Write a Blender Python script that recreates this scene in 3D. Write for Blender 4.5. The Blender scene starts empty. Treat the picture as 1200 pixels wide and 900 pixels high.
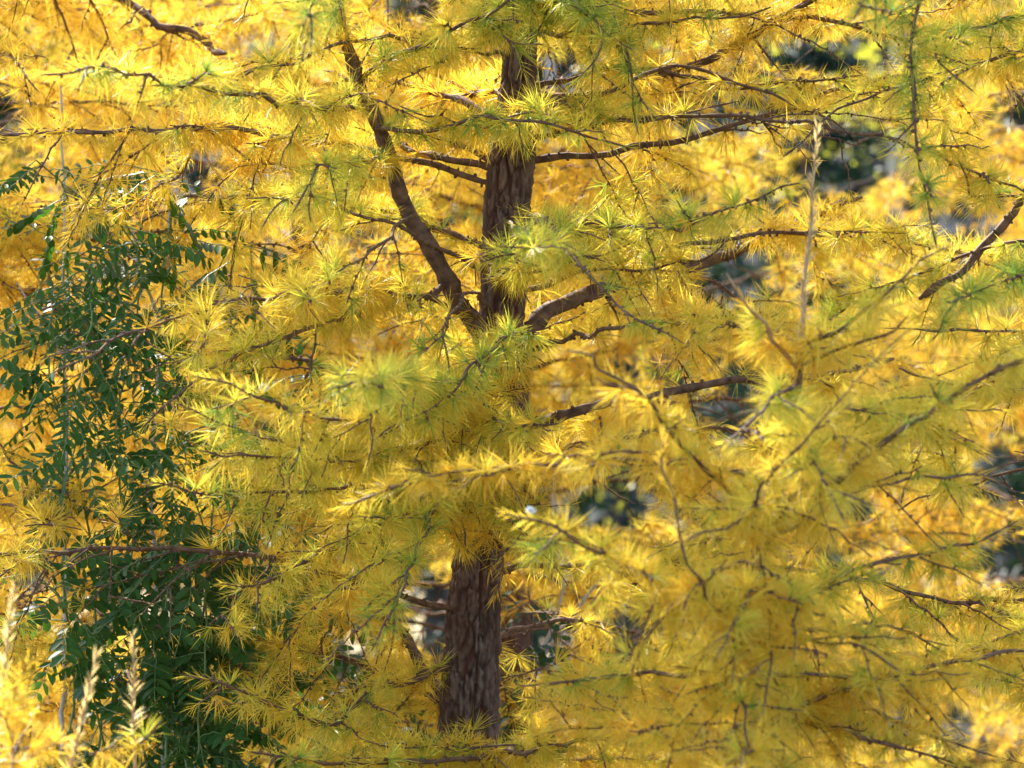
import bpy, math, random
import numpy as np

R = math.radians
rng = np.random.default_rng(11)
random.seed(5)
C = bpy.context.scene.collection
scene = bpy.context.scene

# ---------------------------------------------------------------- camera, sky, sun, exposure
CAM_Y, CAM_Z, HALF = -5.0, 1.7, 0.70
cd = bpy.data.cameras.new('camera')
cam = bpy.data.objects.new('camera', cd)
C.objects.link(cam)
cam.location = (0, CAM_Y, CAM_Z)
cam.rotation_euler = (R(90), 0, 0)
cd.sensor_width = 36
cd.lens = 36 / (2 * HALF / 5.0)
cd.clip_end = 600
cd.dof.use_dof = True
cd.dof.focus_distance = 4.85
cd.dof.aperture_fstop = 7.0
scene.camera = cam

SUN_EL, SUN_AZ = 42, -32          # azimuth measured from +Y towards +X
w = bpy.data.worlds.new('World'); scene.world = w; w.use_nodes = True
nt = w.node_tree
bg = nt.nodes['Background']
sky = nt.nodes.new('ShaderNodeTexSky')
sky.sky_type = 'NISHITA'; sky.sun_disc = False
sky.sun_elevation = R(SUN_EL); sky.sun_rotation = R(SUN_AZ)
nt.links.new(sky.outputs[0], bg.inputs[0])
bg.inputs[1].default_value = 0.15
sl = bpy.data.lights.new('sun', 'SUN'); so = bpy.data.objects.new('sun', sl); C.objects.link(so)
sl.energy = 4.9; sl.angle = R(0.5); sl.color = (1.0, 0.95, 0.86)
so.rotation_euler = (R(90 - SUN_EL), 0, R(180 - SUN_AZ))
so.location = (-4, 6, 8)
scene.view_settings.view_transform = 'Standard'
scene.view_settings.look = 'None'
scene.view_settings.exposure = 1.88
scene.view_settings.gamma = 1.0
scene.cycles.max_bounces = 10
scene.cycles.diffuse_bounces = 6
scene.cycles.transmission_bounces = 8
scene.cycles.glossy_bounces = 2
scene.cycles.use_denoising = True

# ---------------------------------------------------------------- helpers
def P(px, py, y):
    """world point that the photograph shows at pixel (px, py), y metres behind the trunk"""
    k = 2 * HALF / 1200 * (y - CAM_Y) / 5.0
    return np.array([(px - 600) * k, y, CAM_Z - (py - 450) * k])

def proj(p):
    k = 2 * HALF / 1200 * (p[:, 1] - CAM_Y) / 5.0
    return 600 + p[:, 0] / k, 450 - (p[:, 2] - CAM_Z) / k

def unit(v):
    return v / (np.linalg.norm(v, axis=-1, keepdims=True) + 1e-9)

def tag(o, label=None, cat=None, group=None, kind=None):
    for k, v in (('label', label), ('category', cat), ('group', group), ('kind', kind)):
        if v: o[k] = v
    return o

def empty(name, loc, label, cat, group=None):
    o = bpy.data.objects.new(name, None); C.objects.link(o)
    o.location = loc; o.empty_display_size = .1
    return tag(o, label, cat, group)

def mesh_obj(name, V, loops, starts, mat, parent=None, attrs=None, smooth=False, origin=None):
    V = np.asarray(V, dtype=np.float32)
    me = bpy.data.meshes.new(name)
    if origin is not None:
        V = V - np.asarray(origin, dtype=np.float32)
    me.vertices.add(len(V)); me.vertices.foreach_set('co', V.ravel())
    me.loops.add(len(loops)); me.loops.foreach_set('vertex_index', np.asarray(loops, dtype=np.int32))
    me.polygons.add(len(starts)); me.polygons.foreach_set('loop_start', np.asarray(starts, dtype=np.int32))
    me.update(calc_edges=True)
    if smooth:
        me.polygons.foreach_set('use_smooth', np.ones(len(starts), dtype=bool))
    for k, a in (attrs or {}).items():
        at = me.attributes.new(k, 'FLOAT', 'POINT')
        at.data.foreach_set('value', np.asarray(a, dtype=np.float32))
    me.materials.append(mat)
    o = bpy.data.objects.new(name, me); C.objects.link(o)
    if parent is not None:
        o.parent = parent
    if origin is not None:
        o.location = origin
    return o

class Wood:
    """collects tubes as quads"""
    def __init__(s):
        s.V = []; s.L = []; s.S = []; s.nv = 0; s.nl = 0; s.A = []
    def add(s, V, quads, a=None):
        s.V.append(V); q = np.asarray(quads, dtype=np.int64)
        k = q.shape[1]
        s.L.append((q + s.nv).ravel()); s.S.append(np.arange(len(q)) * k + s.nl)
        s.nv += len(V); s.nl += q.size
        s.A.append(np.zeros(len(V)) if a is None else a)
    def tube(s, path, rad, sides=6, rough=0.0):
        n = len(path)
        T = unit(np.gradient(path, axis=0))
        ref = np.array([0.13, 0.21, 1.0]) if abs(T[0][2]) < .8 else np.array([1.0, .2, .1])
        N = np.empty_like(T)
        v = unit(np.cross(T[0], ref)); N[0] = v
        for i in range(1, n):
            v = v - T[i] * np.dot(v, T[i]); v = v / (np.linalg.norm(v) + 1e-9); N[i] = v
        B = np.cross(T, N)
        a = np.linspace(0, 2 * math.pi, sides, endpoint=False)
        rr = np.asarray(rad)[:, None] * np.ones(sides)
        if rough:
            rr = rr * (1 + rough * rng.standard_normal((n, sides)))
        V = path[:, None, :] + rr[..., None] * (np.cos(a)[None, :, None] * N[:, None, :] + np.sin(a)[None, :, None] * B[:, None, :])
        i = np.arange(n - 1)[:, None] * sides; j = np.arange(sides)[None, :]; j2 = (j + 1) % sides
        q = np.stack([i + j, i + j2, i + sides + j2, i + sides + j], -1).reshape(-1, 4)
        s.add(V.reshape(-1, 3), q)
    def knobs(s, pos, ax, r=.0016, h=.0045):
        n = len(pos)
        if not n: return
        ref = unit(rng.standard_normal((n, 3)))
        u = unit(np.cross(ax, ref)); v = np.cross(ax, u)
        rr = (r * rng.uniform(.7, 1.4, n))[:, None]
        rings = []
        for hh, k in ((-.2, 1.1), (.5, 1.0), (1.0, .45)):
            c = pos + ax * h * hh
            rings += [c + u * rr * k, c + v * rr * k, c - u * rr * k, c - v * rr * k]
        V = np.stack(rings, 1).reshape(-1, 3)
        b = (np.arange(n) * 12)[:, None, None]
        q = []
        for k in (0, 4):
            for j in range(4):
                q.append([k + j, k + (j + 1) % 4, k + 4 + (j + 1) % 4, k + 4 + j])
        q.append([8, 9, 10, 11])
        s.add(V, (b + np.array(q)[None]).reshape(-1, 4))
    def build(s, name, mat, parent=None, smooth=True, origin=None):
        return mesh_obj(name, np.concatenate(s.V), np.concatenate(s.L), np.concatenate(s.S), mat, parent, smooth=smooth, origin=origin)

def smooth_path(pts, step=.012, wob=.003):
    pts = np.asarray(pts, dtype=float)
    d = np.r_[0, np.cumsum(np.linalg.norm(np.diff(pts, axis=0), axis=1))]
    n = max(4, int(d[-1] / step))
    t = np.linspace(0, d[-1], n)
    # Catmull-Rom through the points
    tang = np.gradient(pts, d, axis=0)
    idx = np.clip(np.searchsorted(d, t, side='right') - 1, 0, len(d) - 2)
    h = (d[idx + 1] - d[idx])[:, None]; u = ((t - d[idx])[:, None]) / h
    a = 2 * u**3 - 3 * u**2 + 1; b = u**3 - 2 * u**2 + u; c = -2 * u**3 + 3 * u**2; e = u**3 - u**2
    out = a * pts[idx] + b * h * tang[idx] + c * pts[idx + 1] + e * h * tang[idx + 1]
    # knobbly wobble with a wavelength of a few centimetres
    m = max(3, int(d[-1] / .035) + 2)
    ctrl = rng.standard_normal((m, 3)) * wob
    x = np.linspace(0, m - 1, n)
    for k in range(3):
        out[:, k] += np.interp(x, np.arange(m), ctrl[:, k])
    out[0] = pts[0]
    return out, t

# ---------------------------------------------------------------- where the foliage is open
# holes where the photograph looks past every larch: (x, y, rx, ry) at the photograph's scale
GAPS = [(507, 722, 24, 42), (722, 585, 26, 26), (742, 735, 18, 16), (858, 322, 38, 28), (856, 484, 26, 18),
        (1000, 170, 58, 34), (930, 60, 24, 12), (1010, 62, 46, 12), (1180, 560, 28, 24), (1188, 655, 24, 20), (6, 130, 10, 20),
        (224, 203, 16, 14), (480, 6, 26, 8), (625, 745, 40, 24), (1198, 130, 12, 14), (655, 88, 12, 14), (410, 770, 14, 18)]
# wood that the photograph shows bare in front: (polyline, half width in photo px, depth)
BARE = [([(566, 200), (594, 200), (594, 280)], 26, 0), ([(612, 55), (606, 130)], 20, 0), ([(556, 675), (548, 855)], 34, 0),
        ([(590, 340), (590, 385)], 26, 0),
        ([(575, 390), (548, 370), (522, 325), (505, 290), (480, 245), (460, 195), (440, 140), (422, 95)], 17, -.1),
        ([(615, 385), (640, 366), (684, 346)], 16, 0), ([(700, 476), (760, 465), (840, 450)], 14, 0),
        ([(628, 186), (700, 182), (760, 172), (830, 156), (900, 137)], 11, 0), ([(565, 193), (530, 185), (480, 178)], 10, 0),
        ([(520, 112), (560, 130)], 12, 0), ([(800, 78), (850, 57), (917, 20), (953, 0)], 10, 0),
        ([(870, 293), (912, 274)], 12, .1), ([(1180, 258), (1125, 320)], 10, 0), ([(40, 345), (110, 390), (190, 450)], 14, .5),
        ([(155, 5), (235, 45)], 10, .5), ([(130, 790), (195, 832)], 10, .5), ([(893, 610), (884, 680)], 10, -.9),
        ([(958, 150), (938, 430)], 9, -.9)]
# the leafy shrub on the left shows in front here, so larch sprays stay clear of it
LEAFY = [(190, 700, 85, 110), (240, 640, 90, 60), (65, 215, 34, 34), (170, 225, 38, 40), (140, 300, 60, 40), (75, 450, 42, 60), (165, 400, 30, 60), (75, 590, 40, 30), (285, 340, 18, 30), (40, 690, 40, 30), (340, 540, 28, 22), (360, 430, 18, 14), (100, 640, 60, 40)]

# thinner places where the sunlit larches behind shine through the nearer ones
GLOW = [(1025, 640, 44, 32), (965, 765, 34, 16), (715, 420, 70, 40), (440, 292, 46, 16), (612, 690, 22, 14), (1060, 590, 26, 24), (860, 130, 40, 14), (360, 410, 26, 12), (1010, 700, 30, 16), (840, 860, 40, 16)]

def seg_dist(x, y, a, b):
    ax, ay = a; bx, by = b
    dx, dy = bx - ax, by - ay
    t = np.clip(((x - ax) * dx + (y - ay) * dy) / (dx * dx + dy * dy), 0, 1)
    return np.hypot(x - ax - t * dx, y - ay - t * dy)

def keep_mask(p, grow=22, leafy=False, front=True):
    x, y = proj(p)
    n = len(p)
    keep = np.ones(n, bool)
    jit = rng.uniform(.7, 1.15, n)
    for gx, gy, rx, ry in GAPS:
        q = ((x - gx) / (rx + grow))**2 + ((y - gy) / (ry + grow))**2
        keep &= ~(q < jit**2)
    for gx, gy, rx, ry in GLOW:
        q = ((x - gx) / (rx + grow * .5))**2 + ((y - gy) / (ry + grow * .5))**2
        keep &= ~((q < jit**2) & (p[:, 1] < .8) & (rng.random(n) < .85))
    if leafy:
        for gx, gy, rx, ry in LEAFY:
            q = ((x - gx) / (rx + grow * .4))**2 + ((y - gy) / (ry + grow * .4))**2
            keep &= ~((q < jit**2) & (p[:, 1] < .55) & (rng.random(n) < .9))
    if front:
        for line, hw, d in BARE:
            near = np.full(n, 1e9)
            for a, b in zip(line[:-1], line[1:]):
                near = np.minimum(near, seg_dist(x, y, a, b))
            keep &= ~((near < (hw + 25) * jit) & (p[:, 1] < d + .02) & (rng.random(n) < .93))
    # nothing far outside what any view from here could see
    keep &= (np.abs(x - 600) < 1000) & (y > -700) & (y < 1350)
    return keep

# ---------------------------------------------------------------- needles
class Needles:
    def __init__(s):
        s.spur = []; s.single = []
    def add_spurs(s, pos, ax, tint):
        s.spur.append((pos, ax, tint))
    def add_single(s, pos, d, ln, tint):
        s.single.append((pos, d, ln, tint))
    def cull(s, **kw):
        out = []
        for pos, ax, tint in s.spur:
            k = keep_mask(pos + ax * .012, **kw); out.append((pos[k], ax[k], tint[k]))
        s.spur = out
        out = []
        kw2 = dict(kw); kw2['grow'] = min(6, kw2.get('grow', 22) - 4)
        for pos, d, ln, tint in s.single:
            k = keep_mask(pos, **kw2); out.append((pos[k], d[k], ln[k], tint[k]))
        s.single = out
    def build(s, name, mat, parent, n_per=24, length=.036, width=.00105, simple=False, origin=None):
        Ps, Ds, Ls, Ts = [], [], [], []
        if s.spur:
            pos = np.concatenate([a[0] for a in s.spur]); ax = np.concatenate([a[1] for a in s.spur]); tt = np.concatenate([a[2] for a in s.spur])
            m = len(pos)
            if m:
                cnt = np.maximum(5, (n_per * rng.uniform(.45, 1.35, m)).astype(int)); spread = rng.uniform(48, 80, m)
                idx = np.repeat(np.arange(m), cnt)
                N = len(idx)
                a = ax[idx]
                ref = unit(rng.standard_normal((N, 3)))
                perp = unit(ref - a * np.sum(ref * a, 1, keepdims=True))
                th = np.radians(8 + spread[idx] * np.sqrt(rng.random(N)))
                d = a * np.cos(th)[:, None] + perp * np.sin(th)[:, None]
                sc = rng.uniform(.62, 1.2, m)[idx]
                Ps.append(pos[idx] + a * .003); Ds.append(d)
                Ls.append(length * sc * rng.uniform(.72, 1.08, N)); Ts.append(tt[idx] + rng.normal(0, .09, N) - .4 * (rng.random(N) < .04))
        for pos, d, ln, t in s.single:
            Ps.append(pos); Ds.append(d); Ls.append(ln); Ts.append(t)
        if not Ps or not sum(len(a) for a in Ps): return None
        B = np.concatenate(Ps); D = unit(np.concatenate(Ds)); L = np.concatenate(Ls)[:, None]; T = np.concatenate(Ts)
        N = len(B)
        rv = unit(rng.standard_normal((N, 3)))
        side = unit(np.cross(D, rv))
        wv = side * (width * .5 * rng.uniform(.8, 1.25, N))[:, None]
        bend = np.cross(D, side) * rng.normal(0, .10, N)[:, None] + np.array([0, 0, -1.0]) * (rng.uniform(.0, .26, N) * rng.uniform(.3, 1, N))[:, None]
        tip = B + D * L + bend * L * 1.0
        rnd = rng.random(N)
        if simple:
            V = np.stack([B - wv, B + wv, tip], 1).reshape(-1, 3)
            loops = np.arange(N * 3); starts = np.arange(N) * 3
            tint = np.stack([T * 1.1, T * 1.1, T * .8], 1).ravel(); rr = np.repeat(rnd, 3)
        else:
            mid = B + D * L * .55 + bend * L * .28
            V = np.stack([B - wv * .8, B + wv * .8, mid - wv * 1.1, mid + wv * 1.1, tip], 1).reshape(-1, 3)
            b = (np.arange(N) * 5)[:, None]
            loops = (b + np.array([[0, 1, 3, 2, 2, 3, 4]])).ravel()
            starts = ((np.arange(N) * 7)[:, None] + np.array([[0, 4]])).ravel()
            tint = np.stack([T * 1.35, T * 1.35, T, T, T * .75], 1).ravel(); rr = np.repeat(rnd, 5)
        return mesh_obj(name, V, loops, starts, mat, parent, attrs={'tint': tint, 'rnd': rr}, origin=origin)

def dress(path, t, wood, need, green, step=.014, start=0.0, tip=.0, knob=True, tipgreen=0.0, pale=False):
    """spurs along a twig, single needles along its last tip metres"""
    total = t[-1]
    if total < .02: return
    T = unit(np.gradient(path, axis=0))
    s_end = total - tip
    n = int((s_end - start) / step)
    if n > 0:
        s = start + (np.arange(n) + rng.uniform(.1, .9, n)) * step
        pos = np.stack([np.interp(s, t, path[:, k]) for k in range(3)], 1)
        tt = unit(np.stack([np.interp(s, t, T[:, k]) for k in range(3)], 1))
        ref = unit(rng.standard_normal((n, 3)) + np.array([0, 0, 1.0]) * rng.choice([-.7, .4], n)[:, None])
        nn = unit(ref - tt * np.sum(ref * tt, 1, keepdims=True))
        ax = unit(nn + tt * .25)
        g = green + tipgreen * (s / total) + rng.normal(0, .16, n) + .12 * np.sin(s * 40 + rng.random() * 6)
        need.add_spurs(pos + nn * .001, ax, np.clip(g, 0, 1))
        if knob: wood.knobs(pos, ax)
    if tip > 0:
        n = max(3, int(tip / (.0016 if pale else .0014)))
        s = s_end + np.linspace(0, tip, n)
        pos = np.stack([np.interp(s, t, path[:, k]) for k in range(3)], 1)
        tt = unit(np.stack([np.interp(s, t, T[:, k]) for k in range(3)], 1))
        ref = unit(rng.standard_normal((n, 3)))
        nn = unit(ref - tt * np.sum(ref * tt, 1, keepdims=True))
        u = np.linspace(0, 1, n)[:, None]
        d = nn * (1.0 - .55 * u) + tt * (.55 + .6 * u)
        ln = (.022 if pale else .028) * (1 - .35 * u[:, 0]) * rng.uniform(.75, 1.15, n)
        need.add_single(pos, d, ln, np.clip(green * .8 + rng.normal(0, .1, n) - (.3 if pale else 0), -.3 if pale else 0, 1))

def twig_path(b, d, L, droop, curl=.0):
    n = max(5, int(L / .012))
    s = np.linspace(0, L, n)
    side = unit(np.cross(d, rng.standard_normal(3)))
    k1 = rng.normal(0, .35)
    p = b + d * s[:, None] + side * (k1 * s**2)[:, None] + np.array([0, 0, 1.0]) * (-droop * s**2 + curl * s**3)[:, None]
    p[1:] += rng.normal(0, .0012, (n - 1, 3))
    dd = np.r_[0, np.cumsum(np.linalg.norm(np.diff(p, axis=0), axis=1))]
    return p, dd

UP = np.array([0, 0, 1.0])

def grow(pts, r0, r1, wood, need, green=.3, tw_step=.05, tw_len=.22, tw_start=.12, ax_start=.0, step=.012, tip=.06, sides=7,
         droop=(.4, 1.6), second=True, gap_test=True, pale=False, wob=.003, hang=.25, simple=False, flat=None):
    path, t = smooth_path(pts, wob=wob)
    total = t[-1]
    u = t / total
    rad = (r0 + (r1 - r0) * u**.8)
    rad[-1] *= .5
    collar = 1 + .45 * np.exp(-t / .03) * (r0 > .006)
    wood.tube(path, rad * collar * (1 + .08 * rng.standard_normal(len(rad))), sides, rough=.09 if r0 > .006 else .04)
    if r0 > .004 and not simple:
        m = int(total / .013); ii = rng.integers(2, max(3, len(path) - 2), m); rf = unit(rng.standard_normal((m, 3)))
        Tt = unit(np.gradient(path, axis=0))[ii]; nn0 = unit(rf - Tt * np.sum(rf * Tt, 1, keepdims=True))
        wood.knobs(path[ii] + nn0 * rad[ii][:, None] * .9, nn0, r=.0022, h=.004)
    T = unit(np.gradient(path, axis=0))
    thin = u[np.argmax(rad < .0055)] if (rad < .0055).any() else 1.0
    start = max(total * thin, total * ax_start)
    dress(path, t, wood, need, green, step=step, start=start, tip=min(tip, total * .4), tipgreen=.15, knob=not simple, pale=pale)
    s = total * tw_start
    sgn = 1 if rng.random() < .5 else -1
    while s < total - tip * .9 and tw_len > 0:
        i = min(len(path) - 2, int(np.searchsorted(t, s)))
        b = path[i]; a = T[i]
        side = unit(np.cross(a, UP)) if abs(a[2]) < .93 else unit(rng.standard_normal(3) * np.array([1, 1, .1]))
        if rng.random() < hang:
            d = unit(a * .5 + side * rng.normal(0, .35) - UP * rng.uniform(.5, 1.1))
        else:
            d = unit(a * rng.uniform(.45, .95) + side * sgn * rng.uniform(.55, 1.0) + UP * rng.uniform(-.35, .32))
        frac = 1 - s / total
        L = tw_len * (frac**.55) * rng.uniform(.45, 1.2)
        L = max(.05, L)
        p, dd = twig_path(b, d, L, rng.uniform(*droop), curl=rng.uniform(0, 2.0))
        ok = True
        if gap_test:
            m = keep_mask(p[[len(p) // 2, -1]], grow=4, front=True)
            ok = m.all() or rng.random() < .12
        if ok:
            wood.tube(p[::2] if simple else p, np.linspace(max(.0012, min(.0032, r0 * .35)), .0008, len(p[::2] if simple else p)), 4 if simple else 5)
            dress(p, dd, wood, need, green, step=step, start=.012, tip=min(.05, L * .35) * (rng.random() < .75), tipgreen=.18, knob=not simple)
            if second and L > .13:
                m = int(L / .055)
                for k in range(m):
                    if rng.random() < .35: continue
                    j = int((k + .6) / (m + .3) * len(p)); j = min(j, len(p) - 2)
                    a2 = unit(p[j + 1] - p[j])
                    d2 = unit(a2 * .8 + unit(rng.standard_normal(3)) * .8 + UP * -.15)
                    p2, dd2 = twig_path(p[j], d2, rng.uniform(.04, .1), rng.uniform(0, 1.5))
                    wood.tube(p2[::2] if simple else p2, np.linspace(.0013, .0007, len(p2[::2] if simple else p2)), 4)
                    dress(p2, dd2, wood, need, green, step=step, start=.008, tip=.02, knob=not simple)
        s += tw_step * rng.uniform(.6, 1.4); sgn = -sgn

# ---------------------------------------------------------------- materials
def new_mat(name):
    m = bpy.data.materials.new(name); m.use_nodes = True
    n = m.node_tree.nodes; l = m.node_tree.links
    p = n['Principled BSDF']
    return m, n, l, p

def ramp(n, stops):
    r = n.new('ShaderNodeValToRGB')
    e = r.color_ramp.elements
    while len(e) < len(stops): e.new(.5)
    for k, (pos, col) in enumerate(stops):
        e[k].position = pos; e[k].color = (*col, 1)
    return r

def needle_mat(name, stops, trans=.58, rough=.45, spec=.45):
    m, n, l, p = new_mat(name)
    at = n.new('ShaderNodeAttribute'); at.attribute_name = 'tint'
    rd = n.new('ShaderNodeAttribute'); rd.attribute_name = 'rnd'
    r = ramp(n, stops); l.new(at.outputs['Fac'], r.inputs[0])
    hsv = n.new('ShaderNodeHueSaturation')
    mr = n.new('ShaderNodeMapRange'); mr.inputs[3].default_value = .82; mr.inputs[4].default_value = 1.12
    l.new(rd.outputs['Fac'], mr.inputs[0]); l.new(mr.outputs[0], hsv.inputs['Value']); l.new(r.outputs[0], hsv.inputs['Color'])
    l.new(hsv.outputs[0], p.inputs['Base Color'])
    p.inputs['Roughness'].default_value = rough; p.inputs['Specular IOR Level'].default_value = spec
    tr = n.new('ShaderNodeBsdfTranslucent'); l.new(hsv.outputs[0], tr.inputs[0])
    mx = n.new('ShaderNodeMixShader'); mx.inputs[0].default_value = trans
    l.new(p.outputs[0], mx.inputs[1]); l.new(tr.outputs[0], mx.inputs[2])
    l.new(mx.outputs[0], n['Material Output'].inputs[0])
    return m

GOLD = [(0.0, (.84, .53, .045)), (.30, (.84, .605, .060)), (.58, (.74, .63, .07)), (.80, (.50, .52, .055)), (1.0, (.24, .36, .05))]
M_gold = needle_mat('larch needles gold', GOLD)
M_orange = needle_mat('larch needles orange', [(0.0, (.85, .54, .05)), (.5, (.85, .61, .06)), (1.0, (.62, .54, .05))])
M_pale = needle_mat('larch needles pale', [(0.0, (.80, .60, .24)), (.5, (.80, .64, .15)), (1.0, (.5, .5, .08))])

def wood_mat(name, c1, c2, scale=60, rough=.8, bump=.5):
    m, n, l, p = new_mat(name)
    tc = n.new('ShaderNodeTexCoord')
    no = n.new('ShaderNodeTexNoise'); no.inputs['Scale'].default_value = scale; no.inputs['Detail'].default_value = 6
    l.new(tc.outputs['Object'], no.inputs['Vector'])
    r = ramp(n, [(.35, c1), (.65, c2)]); l.new(no.outputs['Fac'], r.inputs[0])
    l.new(r.outputs[0], p.inputs['Base Color'])
    p.inputs['Roughness'].default_value = rough
    b = n.new('ShaderNodeBump'); b.inputs['Strength'].default_value = bump; b.inputs['Distance'].default_value = .003
    l.new(no.outputs['Fac'], b.inputs['Height']); l.new(b.outputs[0], p.inputs['Normal'])
    return m

M_twig = wood_mat('twig bark', (.075, .036, .019), (.17, .088, .045), 110)
M_limb = wood_mat('limb bark', (.055, .026, .014), (.17, .088, .048), 70, .8, .9)
M_tan = wood_mat('young shoot bark', (.28, .15, .07), (.45, .28, .14), 60)
M_palestem = wood_mat('pale stem bark', (.30, .27, .24), (.52, .48, .44), 40)
M_greenstem = wood_mat('green stem', (.08, .14, .04), (.16, .24, .07), 60, .5)

# bark of the trunk: grey plates over a rusty inner bark
M_bark, n, l, p = new_mat('trunk bark')
at = n.new('ShaderNodeAttribute'); at.attribute_name = 'plate'
tc = n.new('ShaderNodeTexCoord')
mp = n.new('ShaderNodeMapping'); mp.inputs['Scale'].default_value = (1, 1, .3); l.new(tc.outputs['Object'], mp.inputs[0])
no = n.new('ShaderNodeTexNoise'); no.inputs['Scale'].default_value = 130; no.inputs['Detail'].default_value = 8; no.inputs['Roughness'].default_value = .7
l.new(mp.outputs[0], no.inputs['Vector'])
no2 = n.new('ShaderNodeTexNoise'); no2.inputs['Scale'].default_value = 22; no2.inputs['Detail'].default_value = 4
l.new(tc.outputs['Object'], no2.inputs['Vector'])
ad = n.new('ShaderNodeMath'); ad.operation = 'MULTIPLY_ADD'; ad.inputs[1].default_value = .35
l.new(no.outputs['Fac'], ad.inputs[0]); l.new(at.outputs['Fac'], ad.inputs[2])
r = ramp(n, [(.25, (.13, .038, .014)), (.45, (.075, .032, .018)), (.72, (.115, .062, .042)), (1.0, (.19, .125, .095))])
l.new(ad.outputs[0], r.inputs[0])
mxc = n.new('ShaderNodeMix'); mxc.data_type = 'RGBA'; mxc.blend_type = 'MULTIPLY'; mxc.inputs[0].default_value = .6
r2 = ramp(n, [(.3, (.6, .55, .52)), (.7, (1.25, 1.15, 1.1))]); l.new(no2.outputs['Fac'], r2.inputs[0])
l.new(r.outputs[0], mxc.inputs[6]); l.new(r2.outputs[0], mxc.inputs[7]); l.new(mxc.outputs[2], p.inputs['Base Color'])
p.inputs['Roughness'].default_value = .75
b = n.new('ShaderNodeBump'); b.inputs['Strength'].default_value = 1.0; b.inputs['Distance'].default_value = .005
l.new(no.outputs['Fac'], b.inputs['Height']); l.new(b.outputs[0], p.inputs['Normal'])

def leaf_mat(name, c1, c2, trans=.25, rough=.5):
    m, n, l, p = new_mat(name)
    rd = n.new('ShaderNodeAttribute'); rd.attribute_name = 'rnd'
    r = ramp(n, [(0, c1), (1, c2)]); l.new(rd.outputs['Fac'], r.inputs[0])
    l.new(r.outputs[0], p.inputs['Base Color']); p.inputs['Roughness'].default_value = rough; p.inputs['Specular IOR Level'].default_value = .22
    tr = n.new('ShaderNodeBsdfTranslucent')
    g = n.new('ShaderNodeMix'); g.data_type = 'RGBA'; g.blend_type = 'MULTIPLY'; g.inputs[0].default_value = 1; g.inputs[7].default_value = (1.6, 2.0, .7, 1)
    l.new(r.outputs[0], g.inputs[6]); l.new(g.outputs[2], tr.inputs[0])
    mx = n.new('ShaderNodeMixShader'); mx.inputs[0].default_value = trans
    l.new(p.outputs[0], mx.inputs[1]); l.new(tr.outputs[0], mx.inputs[2]); l.new(mx.outputs[0], n['Material Output'].inputs[0])
    return m
M_leaflet = leaf_mat('shrub leaflets', (.030, .085, .018), (.065, .135, .026), .30, .42)
M_dark = leaf_mat('dark leaves', (.018, .05, .022), (.04, .09, .03), .2)
M_spruce = leaf_mat('spruce needles', (.012, .030, .020), (.030, .055, .032), .15, .5)
M_birchleaf = leaf_mat('birch leaves', (.45, .34, .05), (.5, .42, .08), .45, .4)
M_sprucebark = wood_mat('spruce bark', (.07, .055, .05), (.16, .13, .12), 20)
M_birchbark = wood_mat('birch bark', (.16, .15, .145), (.42, .40, .38), 6, .6, .1)

# ---------------------------------------------------------------- ground and hillside
def grid_sheet(name, x0, x1, y0, y1, nx, ny, zf, mat):
    X, Y = np.meshgrid(np.linspace(x0, x1, nx), np.linspace(y0, y1, ny))
    Z = zf(X, Y)
    V = np.stack([X, Y, Z], -1).reshape(-1, 3)
    i = (np.arange(ny - 1)[:, None] * nx + np.arange(nx - 1)[None]).ravel()
    q = np.stack([i, i + 1, i + nx + 1, i + nx], 1)
    return mesh_obj(name, V, q.ravel(), np.arange(len(q)) * 4, mat, smooth=True)

def ground_mat(name, c1, c2, c3, sc):
    m, n, l, p = new_mat(name)
    tc = n.new('ShaderNodeTexCoord')
    no = n.new('ShaderNodeTexNoise'); no.inputs['Scale'].default_value = sc; no.inputs['Detail'].default_value = 10; no.inputs['Roughness'].default_value = .65
    l.new(tc.outputs['Object'], no.inputs['Vector'])
    r = ramp(n, [(.3, c1), (.5, c2), (.7, c3)]); l.new(no.outputs['Fac'], r.inputs[0]); l.new(r.outputs[0], p.inputs['Base Color'])
    p.inputs['Roughness'].default_value = .95
    b = n.new('ShaderNodeBump'); b.inputs['Distance'].default_value = .05; l.new(no.outputs['Fac'], b.inputs['Height']); l.new(b.outputs[0], p.inputs['Normal'])
    return m
M_ground = ground_mat('forest floor', (.02, .018, .010), (.045, .036, .018), (.08, .06, .025), 1.5)
M_hill = ground_mat('hill scrub', (.012, .016, .02), (.03, .032, .036), (.07, .065, .062), .7)
def zground(X, Y):
    return .04 * np.sin(X * 1.3 + .5) * np.cos(Y * .9) - .02
def zhill(X, Y):
    return np.maximum(0, Y - 16) * .55 + .8 * np.sin(X * .23) * np.clip((Y - 16) / 10, 0, 1) + .4 * np.sin(X * .7 + Y * .5) * np.clip((Y - 16) / 10, 0, 1) - .03
g = grid_sheet('ground', -150, 150, -120, 18, 160, 100, zground, M_ground); tag(g, kind='structure', label='leaf littered forest floor under the larches', cat='ground')
h = grid_sheet('hillside', -150, 150, 17, 140, 120, 80, zhill, M_hill); tag(h, kind='structure', label='shaded scrubby slope rising behind the trees', cat='hillside')

# ---------------------------------------------------------------- noise for bark
def vnoise(x, y, px=None, seed=0):
    """value noise on a lattice, periodic in x when px is given"""
    xi = np.floor(x).astype(int); yi = np.floor(y).astype(int); fx = x - xi; fy = y - yi
    fx = fx * fx * (3 - 2 * fx); fy = fy * fy * (3 - 2 * fy)
    def hsh(a, b):
        if px: a = np.mod(a, px)
        v = np.sin(a * 127.1 + b * 311.7 + seed * 74.7) * 43758.5453
        return v - np.floor(v)
    return (hsh(xi, yi) * (1 - fx) + hsh(xi + 1, yi) * fx) * (1 - fy) + (hsh(xi, yi + 1) * (1 - fx) + hsh(xi + 1, yi + 1) * fx) * fy

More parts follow.
